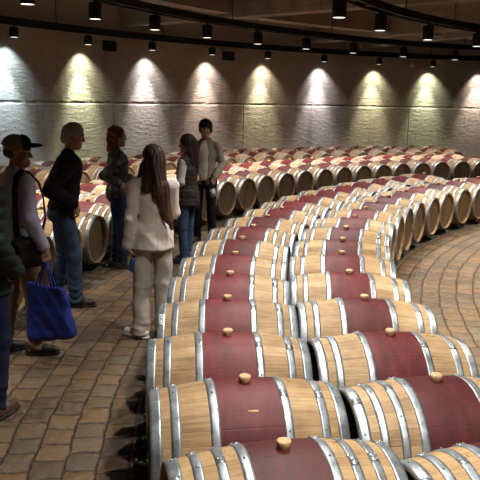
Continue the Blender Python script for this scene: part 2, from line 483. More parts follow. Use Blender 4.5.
ORD = ['', 'first', 'second', 'third', 'fourth', 'fifth', 'sixth', 'seventh', 'eighth', 'ninth', 'tenth', 'eleventh', 'twelfth',
       'thirteenth', 'fourteenth', 'fifteenth', 'sixteenth', 'seventeenth', 'eighteenth', 'nineteenth', 'twentieth',
       'twenty-first', 'twenty-second', 'twenty-third', 'twenty-fourth', 'twenty-fifth', 'twenty-sixth', 'twenty-seventh', 'twenty-eighth']
rb = random.Random(21)
OUT_T = [-.218, -.159, -.098, -.036, .025, .085, .146, .207, .266]
OUT_R = [11.41, 11.44, 11.45, 11.42, 11.41, 11.42, 11.44, 11.44, 11.43]
while OUT_T[-1]+.0607 < .86: OUT_T.append(OUT_T[-1]+.0607); OUT_R.append(11.43+rb.uniform(-.02, .02))
IN_T = [-.234, -.167, -.100, -.031, .040, .105, .169, .235]
IN_R = [10.47, 10.48, 10.48, 10.46, 10.46, 10.47, 10.465, 10.465]
while IN_T[-1]+.0672 < .84: IN_T.append(IN_T[-1]+.0672); IN_R.append(10.465+rb.uniform(-.015, .015))
SKIP = {'outer': set(), 'inner': set(), 'mid_front': set(), 'mid_back': set(), 'wall_front': set(), 'wall_back': set()}
near_roll = {0: .04, 1: -.05, 2: .0}
DARK = {('outer', 0): 1., ('outer', 1): .45, ('outer', 2): .1, ('outer', 3): .2, ('outer', 4): 0., ('outer', 5): .1, ('inner', 0): .9, ('inner', 1): 1., ('inner', 2): .5, ('inner', 3): .7, ('inner', 4): .3}
def lay(key, items, fmt, group, cfg=None):
    k = 0
    for i, (R, t) in enumerate(items):
        roll = rb.uniform(-.12, .12); yaw = rb.uniform(-.012, .012); n = 8 if rb.random() < .22 else 6
        if cfg and i in cfg:
            roll = cfg[i].get('roll', roll); n = cfg[i].get('n', n); yaw = cfg[i].get('yaw', yaw)
        if i in SKIP[key]: continue
        k += 1
        dk = DARK.get((key, i), rb.random())
        b = barrel(R, t, roll, yaw, n, dark=dk)
        tag(b, fmt(k), 'barrel', group)
        b['row'] = key; b['idx'] = i
FEAT = {1: 'red-banded oak barrel with eight hoops, at the bottom edge, first of the near left row'}
lay('outer', list(zip(OUT_R, OUT_T)), lambda k: FEAT.get(k) or 'red-banded oak barrel, %s from the camera in the left row of the near pair' % ORD[k],
    'barrels in the left row of the near pair', {0: dict(n=8, roll=.03, yaw=0), 1: dict(n=6, roll=0.02, yaw=0), 2: dict(n=6, roll=.0), 3: dict(n=6, roll=0.03), 4: dict(n=6, roll=-.02), 5: dict(n=6)})
lay('inner', list(zip(IN_R, IN_T)), lambda k: 'red-banded oak barrel, %s from the camera in the right row of the near pair' % ORD[k],
    'barrels in the right row of the near pair', {0: dict(n=8, roll=.02), 1: dict(n=8, roll=0.02, yaw=0), 2: dict(n=6, roll=-.03), 3: dict(n=6, roll=.02), 4: dict(n=6)})
RF = 13.426+.47
mf = [.533-.0494*k for k in range(9, 0, -1)]+[.533+.0484*k for k in range(14)]
lay('mid_front', [(RF+rb.uniform(-.02, .02), t) for t in mf], lambda k: 'oak barrel with its head facing the aisle behind the visitors, %s from the left' % ORD[k],
    'barrels lining the aisle behind the visitors')
RBk = RF+.95
mb = [.262+.0458*k for k in range(21)]
lay('mid_back', [(RBk+rb.uniform(-.02, .02), t) for t in mb], lambda k: 'oak barrel in the row just behind the aisle barrels, %s from the left' % ORD[k],
    'barrels in the second row behind the aisle')
RT = 16.45+.47
wf = [.433+.0395*k for k in range(22)]
lay('wall_front', [(RT+rb.uniform(-.02, .02), t) for t in wf], lambda k: 'distant oak barrel, front row along the concrete wall, %s from the left' % ORD[k],
    'barrels in the front row along the wall')
wb = [.475+.0378*k for k in range(22)]
lay('wall_back', [(RT+.95+rb.uniform(-.02, .02), t) for t in wb], lambda k: 'distant oak barrel, last row against the concrete wall, %s from the left' % ORD[k],
    'barrels in the last row against the wall')

# small marks on two of the near barrels
def patch(g, x0, x1, p0, p1, off, n=6):
    V = []; F = []
    for i in range(n+1):
        a = p0+(p1-p0)*i/n
        for x in (x0, x1):
            for o in (off, off-.002):
                r = prof_r((x0+x1)/2)+o; V.append((x, r*math.sin(a), r*math.cos(a)))
    for i in range(n):
        b = 4*i; F += [(b, b+2, b+6, b+4), (b+1, b+5, b+7, b+3), (b, b+4, b+5, b+1), (b+2, b+3, b+7, b+6)]
    F += [(0, 1, 3, 2), (4*n, 4*n+2, 4*n+3, 4*n+1)]
    g.add(V, F); return g
for o in [o for o in C.objects if o.get('row') == 'outer']:
    if o['idx'] == 1:
        q = obj('chalk_mark', patch(G(), -.035, .015, .60, .625, .0012).me('chalk_mark', 'chalk'), o, (0, 0, RB)); q['label'] = 'short yellow chalk dash'
    if o['idx'] == 3:
        q = obj('paper_tag', patch(G(), .424, .458, .42, .72, .0062).me('paper_tag', 'label'), o, (0, 0, RB)); q['label'] = 'white paper tag on the hoop'
        g = G()
        for pc in (.51, .62):
            pts = [((.441+.009*math.cos(2*PI*i/12)), (prof_r(.441)+.0065)*math.sin(pc+.045*math.sin(2*PI*i/12)), (prof_r(.441)+.0065)*math.cos(pc+.045*math.sin(2*PI*i/12))) for i in range(13)]
            g.tube(pts, .002, 6)
        obj('tag_print', g.me('tag_print', 'ink'), q)
# curved timber rails carrying each row
zr = ZC-math.sqrt(RB*RB-.0)+.004
def rail(R, t0, t1, label):
    top = ZC-prof_r(.28)+.001
    g = G().arc(R-.035, R+.035, 0, top, t0, t1, 80)
    o = obj('barrel_rail', g.me('barrel_rail', 'timber', False), None, CC)
    o['kind'] = 'structure'
for nm, R, t0, t1 in (('near left row', 11.43, -.26, .90), ('near right row', 10.47, -.28, .88), ('aisle row behind the visitors', RF, .06, 1.2),
                      ('second row behind the aisle', RBk, .2, 1.25), ('front row along the wall', RT, .4, 1.32), ('last row against the wall', RT+.95, .44, 1.32)):
    for s, w in ((-1, 'inner'), (1, 'outer')):
        rail(R+s*.28, t0, t1, 'dark timber rail under the %s of barrels, %s of its two' % (nm, w))

# ------------------------------------------------------------------ lighting tracks and spotlights
ZT = 3.40                   # top of the lamps, underside of the tracks
ZL = 3.136                  # lamp mouths
def track(R, t0, t1, double, label, rods, zdrop=.0):
    root = empty('lighting_track', pol(R, (t0+t1)/2, ZT))
    L = Vector(CC)-root.location
    def add(nm, g): 
        o = obj(nm, g.me(nm, 'black', False), root, (L.x, L.y, L.z)); return o
    if double:
        for d in (-.10, .10): add('rail', G().arc(R+d-.024, R+d+.024, ZT, ZT+.11, t0, t1, 120))
        n = int((t1-t0)*R/.62)
        for i in range(n):
            t = t0+(t1-t0)*(i+.5)/n
            g = G().arc(R-.08, R+.08, ZT+.02, ZT+.07, t-.09/R, t+.09/R, 1)
            add('cross_plate', g)
    else:
        add('rail', G().arc(R-.04, R+.04, ZT, ZT+.15, t0, t1, 140))
    for t in rods:
        p = pol(R, t, ZT+.08)-Vector(CC)
        add('hanger_rod', G().tube([p, (p.x, p.y, 4.41)], .009, 8))
    tag(root, label, 'lighting track')
    return root
track(18.42, .05, 1.5, False, 'black curved lighting track closest to the concrete wall', [.25+.17*k for k in range(7)])
track(14.42, -.3, 1.45, True, 'black double-railed curved lighting track above the middle rings of barrels', [.2, .42, .64, .86, 1.08, 1.16, 1.3])
track(11.0, -.6, 1.35, True, 'black double-railed curved lighting track above the near rows of barrels', [-.3, 0, .3, .48, .65, .81, 1.0])
track(8.7, -.6, 1.2, True, 'added black double-railed curved lighting track over the open inner floor, outside the view', [-.4, 0, .4, .8])  # unseen track, added to carry the lamps that brighten the open floor

def lens_mat(name, col, st): return plain(name, (.8, .8, .8), .3, emit=(col, st))
LENS = {}
def lamp(R, t, label, aim, power, col, ang, group, blend=1., r=.092, zl=ZL, radius=.05, core=None):
    p = pol(R, t, 0)
    root = empty('spotlight', (p.x, p.y, zl), math.atan2(math.sin(t), -math.cos(t)))
    h = ZT-zl
    g = G().lathe([(h-.035, .002), (h-.035, r*.75), (h-.045, r-.004), (h-.055, r), (.006, r), (0, r-.004), (.0, r-.009), (.012, r-.012), (.014, .002)], 28)
    obj('housing', g.me('spot_housing', 'black'), root)
    g = G().lathe([(h-.04, .002), (h-.04, .018), (h, .018), (h+.02, .026), (h+.02, .002)], 14)
    obj('mount', g.me('spot_mount', 'black'), root)
    key = tuple(round(c, 2) for c in col)
    if key not in LENS: LENS[key] = lens_mat('lamp_glass', col, 2.2)
    g = G().lathe([(.002, .002), (.003, r-.013), (.008, r-.0125)], 24)
    obj('lens', g.me('spot_lens', LENS[key], False), root)
    l = bpy.data.lights.new('spot_beam', 'SPOT'); l.energy = power; l.color = col; l.spot_size = ang; l.spot_blend = blend
    l.shadow_soft_size = radius
    lo = bpy.data.objects.new('beam', l); link(lo, root); lo.location = (0, 0, -radius-.006)
    d = (root.matrix_basis.inverted() @ Vector(aim))-lo.location
    lo.rotation_euler = d.to_track_quat('-Z', 'Y').to_euler()
    if core:
        l2 = bpy.data.lights.new('spot_core', 'SPOT'); l2.energy = core[0]; l2.color = col; l2.spot_size = core[1]; l2.spot_blend = 1.; l2.shadow_soft_size = radius
        lo2 = bpy.data.objects.new('core_beam', l2); link(lo2, root); lo2.location = (0, 0, -radius-.007)
        lo2.rotation_euler = ((root.matrix_basis.inverted() @ Vector(core[2]))-lo2.location).to_track_quat('-Z', 'Y').to_euler()
    tag(root, label, 'spotlight', group)
WARM = (1., .80, .56); NEUT = (1., .90, .76)
A_T = [.318, .423, .529, .638, .743, .849, .953, 1.062, 1.169, 1.275, 1.372]
A_COL = [(1., .9, .78), (1., .88, .76), (.70, .90, 1.), (.96, 1., .68), (1., .94, .90), (1., .80, .68), (1., .86, .58), (1., .92, .96), (1., .92, .58), (.94, 1., .64), (1., .80, .68)]
A_NAME = [None, None, 'bluish-white', 'greenish-yellow', 'white', 'pinkish', 'warm amber', 'lilac-white', 'yellow', 'pale green', None]
PA, PB, PC, PD = 96., 520., 285., 800.
k = 0
for t, c, nm in zip(A_T, A_COL, A_NAME):
    if nm: k += 1; lb = 'small black spotlight washing the wall %s, %s from left on wall track' % (nm, ORD[k])
    else: lb = 'small black cylinder spotlight on the wall track, past the %s edge of the view' % ('right' if t > 1 else 'left')
    lamp(18.42, t, lb, pol(18.72, t+.004, ZL-.72), PA, c, 1.62, 'wall-washing spotlights', r=.092, zl=3.17, radius=.03, core=(PA*5., .90, pol(18.74, t, .45)))
B_T = [-.07, .037, .148, .259, .370, .481, .587, .696, .803, .91, 1.024, 1.141, 1.25]
k = 0
for t in B_T:
    vis = .2 < t < 1.2
    if vis: k += 1; lb = 'black cylinder spotlight hanging from the middle track, %s from the left' % ORD[k]
    else: lb = 'black cylinder spotlight on the middle track, past the %s edge of the view' % ('right' if t > 1 else 'left')
    lamp(14.42, t, lb, pol(15.3, t, 0), PB, (1., .88, .76), 1.85, 'middle track spotlights', zl=ZL)
C_T = [-.42, -.255, -.09, .073, .237, .401, .564, .729, .884, 1.05]
k = 0
for t in C_T:
    vis = .3 < t < .95
    if vis: k += 1; lb = 'large black cylinder spotlight hanging from the nearest track, %s from the left' % ORD[k]
    else: lb = 'black cylinder spotlight on the nearest track, %s' % ('past the right edge of the view' if t > .9 else 'above the view')
    lamp(11.0, t, lb, pol(10.9, t, 0), PC, (1., .96, .89), 2.1, 'nearest track spotlights', zl=ZL-.01)
for t in (-.3, 0., .3, .6, .9):
    lamp(8.7, t, 'added black cylinder spotlight brightening the open inner floor, outside the view', pol(8.35, t, 0), PD, (1., .90, .74), 1.75, 'added inner track spotlights')  # out-of-view lamps added to light the open inner floor

# wall vents and a detector
def vent(t, z, label):
    root = empty('wall_vent', pol(RW-.03, t, z), math.atan2(math.sin(t), -math.cos(t)))
    w, h = .19, .115
    g = G()
    for a, b in (((-.02, -w, h-.03), (.04, w, h)), ((-.02, -w, -h), (.04, w, -h+.03)), ((-.02, -w, -h+.03), (.04, -w+.03, h-.03)), ((-.02, w-.03, -h+.03), (.04, w, h-.03))): g.box(a, b)
    obj('frame', g.me('vent_frame', 'black', False), root)
    g = G().box((.0, -w+.03, -h+.03), (.03, w-.03, h-.03)); obj('opening', g.me('vent_opening', 'blackhole', False), root)
    tag(root, label, 'vent')
vent(.686, 3.21, 'small dark vent in the wall between the yellowish and white pools of light')
vent(.892, 3.19, 'small dark vent in the wall between the pinkish and amber pools of light')
root = empty('smoke_detector', pol(RW-.012, 1.246, 3.215), math.atan2(math.sin(1.246), -math.cos(1.246)))
obj('housing', G().lathe([(-.05, .002), (-.05, .045), (-.03, .075), (.0, .08), (.005, .002)], 24, 'x').me('detector', 'white'), root)
tag(root, 'small round white detector high on the wall', 'detector')

# ------------------------------------------------------------------ people: smooth implicit bodies and clothes, meshed by surface nets
class SDF:
    def __init__(s): s.ops = []
    def rc(s, a, b, ra, rb=None, k=.02): s.ops.append(('rc', np.array(a, float), np.array(b, float), ra, ra if rb is None else rb, k)); return s
    def el(s, c, r, k=.03, rot=None): s.ops.append(('el', np.array(c, float), np.array(r, float), rot, None, k)); return s
    def sub(s, c, r, k=.01, rot=None): s.ops.append(('sub', np.array(c, float), np.array(r, float), rot, None, k)); return s
    def cut(s, p, n): s.ops.append(('cut', np.array(p, float), np.array(n, float)/np.linalg.norm(n), None, None, 0)); return s
    def disp(s, fn): s.ops.append(('disp', fn, None, None, None, 0)); return s
    def bounds(s):
        lo = np.full(3, 9.); hi = -lo
        for o in s.ops:
            if o[0] == 'rc':
                for p, r in ((o[1], o[3]), (o[2], o[4])): lo = np.minimum(lo, p-r); hi = np.maximum(hi, p+r)
            elif o[0] == 'el':
                r = o[2] if o[3] is None else np.full(3, o[2].max()); lo = np.minimum(lo, o[1]-r); hi = np.maximum(hi, o[1]+r)
        return lo, hi
    @staticmethod
    def _el(P, c, r, rot):
        q = P-c
        if rot is not None: q = q @ np.array(rot)
        k0 = np.sqrt(((q/r)**2).sum(-1)); k1 = np.sqrt(((q/(r*r))**2).sum(-1))+1e-9
        return k0*(k0-1)/k1
    def mesh(s, vox):
        lo, hi = s.bounds(); lo = lo-.035; hi = hi+.035
        n = np.ceil((hi-lo)/vox).astype(int)+1
        ax = [lo[i]+vox*np.arange(n[i]) for i in range(3)]
        D = np.full(n, 1., np.float32)
        def block(a, b):
            i0 = np.maximum(((a-lo)/vox).astype(int), 0); i1 = np.minimum(((b-lo)/vox).astype(int)+2, n)
            sl = tuple(slice(i0[i], i1[i]) for i in range(3))
            X, Y, Z = np.meshgrid(*[ax[i][sl[i]] for i in range(3)], indexing='ij')
            return sl, np.stack((X, Y, Z), -1)
        for o in s.ops:
            t, k = o[0], o[5]; m = k+3*vox
            if t == 'rc':
                a, b, ra, rb = o[1:5]
                sl, P = block(np.minimum(a-ra, b-rb)-m, np.maximum(a+ra, b+rb)+m)
                ba = b-a; h = np.clip(((P-a) @ ba)/max(ba @ ba, 1e-9), 0, 1)
                d = np.linalg.norm(P-a-h[..., None]*ba, axis=-1)-(ra+(rb-ra)*h)
            elif t in ('el', 'sub'):
                r = o[2] if o[3] is None else np.full(3, o[2].max())
                sl, P = block(o[1]-r-m, o[1]+r+m); d = s._el(P, o[1], o[2], o[3])
            elif t == 'cut':
                sl, P = block(lo, hi); d = (P-o[1]) @ o[2]; D[sl] = np.maximum(D[sl], d); continue
            else:
                sl, P = block(lo, hi); D[sl] = D[sl]+o[1](P); continue
            A = D[sl]
            if t == 'sub':
                d = -d; h = np.clip(.5-.5*(A-d)/k, 0, 1); D[sl] = A*(1-h)+d*h+k*h*(1-h)
            else:
                h = np.clip(.5+.5*(A-d)/k, 0, 1); D[sl] = A*(1-h)+d*h-k*h*(1-h)
        # surface nets
        D[0] = D[-1] = 1; D[:, 0] = D[:, -1] = 1; D[:, :, 0] = D[:, :, -1] = 1
        cs = tuple(m-1 for m in n); acc = np.zeros((*cs, 3), np.float32); cnt = np.zeros(cs, np.float32)
        for axis in range(3):
            o1, o2 = [q for q in range(3) if q != axis]
            for u in (0, 1):
                for v in (0, 1):
                    s0 = [None]*3; s1 = [None]*3
                    s0[axis] = slice(0, n[axis]-1); s1[axis] = slice(1, n[axis])
                    for q, w in ((o1, u), (o2, v)): s0[q] = s1[q] = slice(w, n[q]-1+w)
                    a = D[tuple(s0)]; b = D[tuple(s1)]; c = (a < 0) != (b < 0)
                    tt = np.where(c, a/np.where(np.abs(a-b) < 1e-9, 1, a-b), 0)
                    acc[..., axis] += np.where(c, tt, 0); acc[..., o1] += np.where(c, u, 0); acc[..., o2] += np.where(c, v, 0)
                    cnt += c
        act = cnt > 0; idx = np.full(cs, -1); idx[act] = np.arange(act.sum())
        I = np.argwhere(act)
        V = lo+vox*(I+acc[act]/cnt[act][:, None])
        Fs = []
        for axis in range(3):
            o1, o2 = ((1, 2), (2, 0), (0, 1))[axis]
            s0 = [slice(1, n[q]-1) for q in range(3)]; s1 = list(s0)
            s0[axis] = slice(0, n[axis]-1); s1[axis] = slice(1, n[axis])
            a = D[tuple(s0)] < 0; b = D[tuple(s1)] < 0
            for inside_first in (True, False):
                e = np.argwhere((a & ~b) if inside_first else (~a & b))
                if not len(e): continue
                base = e.copy()
                for q in range(3):
                    if q != axis: base[:, q] += 1
                def at(du, dv):
                    c = base.copy(); c[:, o1] += du; c[:, o2] += dv; return idx[c[:, 0], c[:, 1], c[:, 2]]
                qd = np.stack((at(-1, -1), at(0, -1), at(0, 0), at(-1, 0)), 1)
                Fs.append(qd if inside_first else qd[:, ::-1])
        F = np.concatenate(Fs)
        return V, F
def sdf_obj(name, sd, vox, mat, parent, smooth_iter=1):
    V, F = sd.mesh(vox)
    me = bpy.data.meshes.new(name)
    me.vertices.add(len(V)); me.vertices.foreach_set('co', V.astype(np.float32).ravel())
    me.loops.add(F.size); me.loops.foreach_set('vertex_index', F.astype(np.int32).ravel())
    me.polygons.add(len(F)); me.polygons.foreach_set('loop_start', np.arange(0, F.size, 4, dtype=np.int32))
    me.polygons.foreach_set('use_smooth', np.ones(len(F), bool))
    me.update(calc_edges=True); me.validate()
    me.materials.append(M[mat])
    return obj(name, me, parent)
def v3(*a): return np.array(a, float)
def unit(v): v = np.array(v, float); return v/np.linalg.norm(v)
def rotz(a):
    c, s_ = math.cos(a), math.sin(a); return np.array(((c, -s_, 0), (s_, c, 0), (0, 0, 1)))
def rotx(a):
    c, s_ = math.cos(a), math.sin(a); return np.array(((1, 0, 0), (0, c, -s_), (0, s_, c)))

def hand(sd, W, d, nrm, thumb, curl, sc=1.):
    """palm, four unequal bent fingers and a side-set thumb; d along the hand, nrm out of the palm, thumb = +1/-1 side"""
    d = unit(d); nrm = unit(np.array(nrm)-d*np.dot(nrm, d)); t = np.cross(nrm, d)*thumb
    W = np.array(W, float); sd.rc(W-d*.01, W+d*.025, .023*sc, .024*sc, .015)
    for off, L, kn in ((.031, .068, .080), (.0105, .077, .085), (-.0105, .072, .082), (-.030, .056, .074)):
        k = W+(d*kn+t*off)*sc
        sd.rc(W+(d*.02+t*off*.7)*sc, k, .0135*sc, .0105*sc, .012)
        p = k; a = curl*.75
        for frac, rr in ((.44, .0088), (.32, .0078), (.26, .0068)):
            q = p+(d*math.cos(a)+nrm*math.sin(a)+t*off*.5)*L*frac*sc
            sd.rc(p, q, rr*sc, (rr-.0008)*sc, .003); p = q; a += curl*.9
    b = W+(d*.022+t*.02)*sc; c = b+(d*.032+t*.026+nrm*.012)*sc; e = c+(d*.028+t*.006+nrm*.012*(1+curl))*sc
    sd.rc(b, c, .0135*sc, .0105*sc, .008); sd.rc(c, e, .0100*sc, .0078*sc, .003)

def head_xf(P, yaw, pitch, pivot):
    Rm = rotz(yaw) @ rotx(pitch)
    return lambda q: pivot+Rm @ (np.array(q, float)-pivot), Rm
def base_joints(**kw):
    J = dict(hipL=v3(-.09, 0, .93), hipR=v3(.09, 0, .93), kneeL=v3(-.10, .02, .50), kneeR=v3(.10, .02, .50),
             ankL=v3(-.11, -.03, .085), ankR=v3(.11, -.03, .085), toeL=v3(-.15, 1, 0), toeR=v3(.15, 1, 0),
             shL=v3(-.172, -.01, 1.402), shR=v3(.172, -.01, 1.402), elL=v3(-.235, -.04, 1.14), elR=v3(.235, -.04, 1.14),
             wrL=v3(-.235, .04, .90), wrR=v3(.235, .04, .90), hdL=v3(0, .12, -1), hdR=v3(0, .12, -1), hnL=v3(1, 0, 0), hnR=v3(-1, 0, 0),
             cuL=.45, cuR=.45, yaw=0., pitch=0., fem=False)
    J.update({k: (np.array(v, float) if isinstance(v, (tuple, list)) else v) for k, v in kw.items()})
    return J
def body_sdf(J):
    s = SDF(); fem = J['fem']; sh = .92 if fem else 1.
    s.el((0, .0, 1.27), (.135*sh, .09, .19), .04); s.el((0, .0, 1.08), (.118*sh, .082, .17), .05); s.el((0, -.01, .95), (.14, .098, .12), .05)
    for q in 'LR':
        s.rc((0, -.005, 1.42), J['sh'+q], .045, .042, .03)
        s.rc(J['sh'+q], J['el'+q], .042*sh, .034*sh, .02); s.rc(J['el'+q], J['wr'+q], .035*sh, .025*sh, .015)
        s.rc(J['hip'+q], J['knee'+q], .070, .047, .03); s.rc(J['knee'+q], J['ank'+q], .046, .032, .02)
        cf = J['knee'+q]*.68+J['ank'+q]*.32+v3(0, -.018, 0); s.el(cf, (.036, .036, .09), .02)
        t = unit(J['toe'+q]*v3(1, 1, 0)); a = J['ank'+q]
        s.rc(a-t*.035-v3(0, 0, .05), a+t*.12-v3(0, 0, .06), .030, .024, .02)
    s.rc((0, -.025, 1.43), (0, -.002, 1.565), .056*sh, .051*sh, .03)
    X, Rm = head_xf(None, J['yaw'], J['pitch'], v3(0, -.01, 1.53))
    s.el(X((0, -.014, 1.665)), (.072, .092, .090), .02, Rm)
    s.el(X((0, .026, 1.612)), (.058, .066, .088), .03, Rm)
    s.rc(X((-.034, .03, 1.562)), X((0, .068, 1.543)), .026, .024, .02); s.rc(X((.034, .03, 1.562)), X((0, .068, 1.543)), .026, .024, .02)
    s.el(X((0, .073, 1.542)), (.022, .02, .018), .015, Rm)
    s.rc(X((-.034, .076, 1.658)), X((.034, .076, 1.658)), .0125, .0125, .012)
    for e in (-1, 1):
        s.sub(X((e*.031, .098, 1.638)), (.019, .016, .012), .012, Rm)
        s.el(X((e*.045, .062, 1.602)), (.02, .02, .022), .02, Rm)
        s.el(X((e*.074, -.006, 1.627)), (.010, .020, .032), .006, Rm @ rotz(e*.4))
    s.rc(X((0, .086, 1.645)), X((0, .107, 1.604)), .009, .0125, .008)
    for e in (-1, 1): s.el(X((e*.012, .097, 1.600)), (.009, .011, .008), .005, Rm)
    s.el(X((0, .085, 1.573)), (.023, .011, .0075), .006, Rm); s.el(X((0, .084, 1.561)), (.019, .011, .0075), .006, Rm)
    for q, e in (('L', 1), ('R', -1)):
        hand(s, J['wr'+q], J['hd'+q], J['hn'+q], J.get('th'+q, e if False else 1)*(1 if q == 'R' else -1), J['cu'+q], .93 if fem else 1.)
    return s, X, Rm
def face_parts(root, X, Rm, hair_mat, lip='lip', glasses=False):
    for e in (-1, 1):
        g = G().sphere((0, 0, 0), .0115, 14, 10); o = obj('eye', g.me('eyeball', 'eye_white'), root, tuple(X((e*.031, .0785, 1.637))))
        d = Rm @ v3(0, 1, 0); g = G().sphere((0, 0, 0), (.0052, .0052, .0052), 10, 8)
        obj('iris', g.me('iris', 'iris'), o, tuple(d*.0078))
        g = G().tube([X((e*.014, .092, 1.655)), X((e*.030, .0935, 1.6615)), X((e*.048, .080, 1.657))], [.003, .0042, .0022], 8)
        obj('eyebrow', g.me('eyebrow', hair_mat), root)
    g = G().tube([X((-.022, .085, 1.567)), X((-.009, .096, 1.5685)), X((0, .0965, 1.5675)), X((.009, .096, 1.5685)), X((.022, .085, 1.567))], [.002, .0045, .005, .0045, .002], 8)
    obj('lips', g.me('lips', lip), root)
    if glasses:
        g = G()
        for e in (-1, 1):
            pts = [X((e*.033+.022*math.cos(2*PI*i/16), .101-.004*abs(math.cos(2*PI*i/16)), 1.637+.018*math.sin(2*PI*i/16))) for i in range(17)]
            g.tube(pts, .0022, 6); g.tube([X((e*.055, .098, 1.64)), X((e*.079, .04, 1.642)), X((e*.08, -.01, 1.636))], .0022, 6)
        g.tube([X((-.011, .101, 1.64)), X((.011, .101, 1.64))], .0022, 6)
        obj('eyeglasses', g.me('eyeglasses', 'black'), root)
def folds(amp, f=1., seed=0.):
    def fn(P):
        x, y, z = P[..., 0]*f, P[..., 1]*f, P[..., 2]*f
        return amp*(np.sin(23*x+11*z+seed+2*np.sin(9*y+seed))*np.sin(17*y-14*z+seed*1.7)+.6*np.sin(41*z+19*x+3*np.sin(13*y+5*x))*np.sin(29*x+7*y+seed))
    return fn
def strands(amp, fx=150., fy=150.):
    def fn(P): return amp*np.sin(P[..., 0]*fx+2*np.sin(P[..., 2]*9))*np.sin(P[..., 1]*fy+1.5*np.sin(P[..., 2]*7))
    return fn
def quilt(pitch, amp, z0=0.):
    def fn(P):
        u = (P[..., 2]+.02*np.sin(P[..., 0]*9)-z0)/pitch; return amp*(1-np.sqrt(np.abs(np.sin(u*PI))))
    return fn
def top_sdf(J, r=.0, hem=.92, flare=0., sleeve=.03, arms=True, belly=.0, k=.04, sr=0.):
    """shirt, sweater or jacket over the joints; r = extra thickness"""
    s = SDF(); sh = .92 if J['fem'] else 1.
    s.el((0, .0, 1.28), ((.163+r)*sh, .112+r, .20), k); s.el((0, .005, 1.10), (.145*sh+r, .108+r+belly, .20), k)
    s.el((0, -.005, .96), (.158+r+flare, .118+r+flare+belly*.6, .15), k)
    if hem < .85: s.el((0, -.005, .84), (.160+r+flare*1.4, .122+r+flare*1.4, .16), k)
    for q in 'LR':
        s.rc((0, -.014, 1.44), J['sh'+q]+v3(0, 0, -.008), .054+r*.6, .054+r*.6, .03)
        if arms:
            a, e, w = J['sh'+q], J['el'+q], J['wr'+q]; w = w+(e-w)/np.linalg.norm(e-w)*sleeve
            s.rc(a+v3(0, 0, -.01), e, .054*sh+r*.8+sr, .047*sh+r*.8+sr, .025); s.rc(e, w, .048*sh+r+sr, .039*sh+r+sr*.8, .015)
    s.cut((0, 0, hem), (0, 0, -1)); s.cut((0, .0, 1.492), (0, .35, 1))
    return s
def trousers_sdf(J, r=0., wide=0., stack=.0, top=.99, hemz=.045):
    s = SDF(); s.el((0, -.008, .945), (.152+r, .112+r, .13), .04); s.el((0, -.03, .90), (.14+r, .10+r, .09), .04)
    for q in 'LR':
        h, kn, a = J['hip'+q], J['knee'+q], J['ank'+q]
        s.rc(h+v3(0, 0, -.04), kn, .083+r, .060+r+wide*.6, .035); s.rc(kn, a+v3(0, 0, hemz-.06), .060+r+wide*.6, .050+r+wide, .02)
    s.cut((0, 0, top), (0, 0, 1)); s.cut((0, 0, hemz), (0, 0, -1))
    return s
def stack_folds(amp):
    def fn(P):
        z = P[..., 2]; w = np.clip((.34-z)/.25, 0, 1)+.35*np.exp(-((z-.5)/.07)**2)
        return amp*w*np.sin(z*95+P[..., 0]*22+2*np.sin(P[..., 1]*30))
    return fn
def shoes(root, J, mat, sole='sole', h=.075, high=.0):
    for q in 'LR':
        t = unit(J['toe'+q]*v3(1, 1, 0)); a = J['ank'+q]*v3(1, 1, 0); n = v3(-t[1], t[0], 0)
        zz = J['ank'+q][2]-.085
        s = SDF(); z = v3(0, 0, 1)
        s.rc(a-t*.045+z*(.048+zz), a+t*.07+z*(.046+zz), .041, .042, .02); s.rc(a+t*.07+z*(.040+zz), a+t*.155+z*(.036+zz), .043, .034, .02)
        s.rc(a-t*.01+z*(.06+zz), a-t*.012+z*(.095+high+zz), .044, .041, .02)
        s.cut((0, 0, .016+zz), (0, 0, -1)); s.cut((0, 0, .10+high+zz), (0, 0, 1))
        o = sdf_obj('shoe', s, .0065, mat, root)
        s = SDF(); s.rc(a-t*.047+z*(.012+zz), a+t*.07+z*(.012+zz), .043, .047, .02); s.rc(a+t*.07+z*(.012+zz), a+t*.158+z*(.012+zz), .047, .037, .02)
        s.cut((0, 0, .002+zz), (0, 0, -1)); s.cut((0, 0, .026+zz), (0, 0, 1))
        sdf_obj('sole', s, .0065, sole, o)
def lean(root, a, z0=.95):
    def go(o, off):
        for c in o.children:
            if c.type != 'MESH': continue
            p = Vector(off)+c.location
            if tuple(c.location) == (0, 0, 0):
                n = len(c.data.vertices); v = np.empty(n*3, np.float32); c.data.vertices.foreach_get('co', v); v = v.reshape(-1, 3)
                v[:, 1] += a*np.maximum(0, v[:, 2]-z0); c.data.vertices.foreach_set('co', v.ravel()); c.data.update(); go(c, p)
            else: c.location.y += a*max(0, c.location.z-z0)
    go(root, (0, 0, 0))
def person(loc, rz, H, label):
    root = empty('person', (loc[0], loc[1], 0), rz); root.scale = (H/1.75,)*3
    tag(root, label, 'person', 'visitors in the aisle'); return root

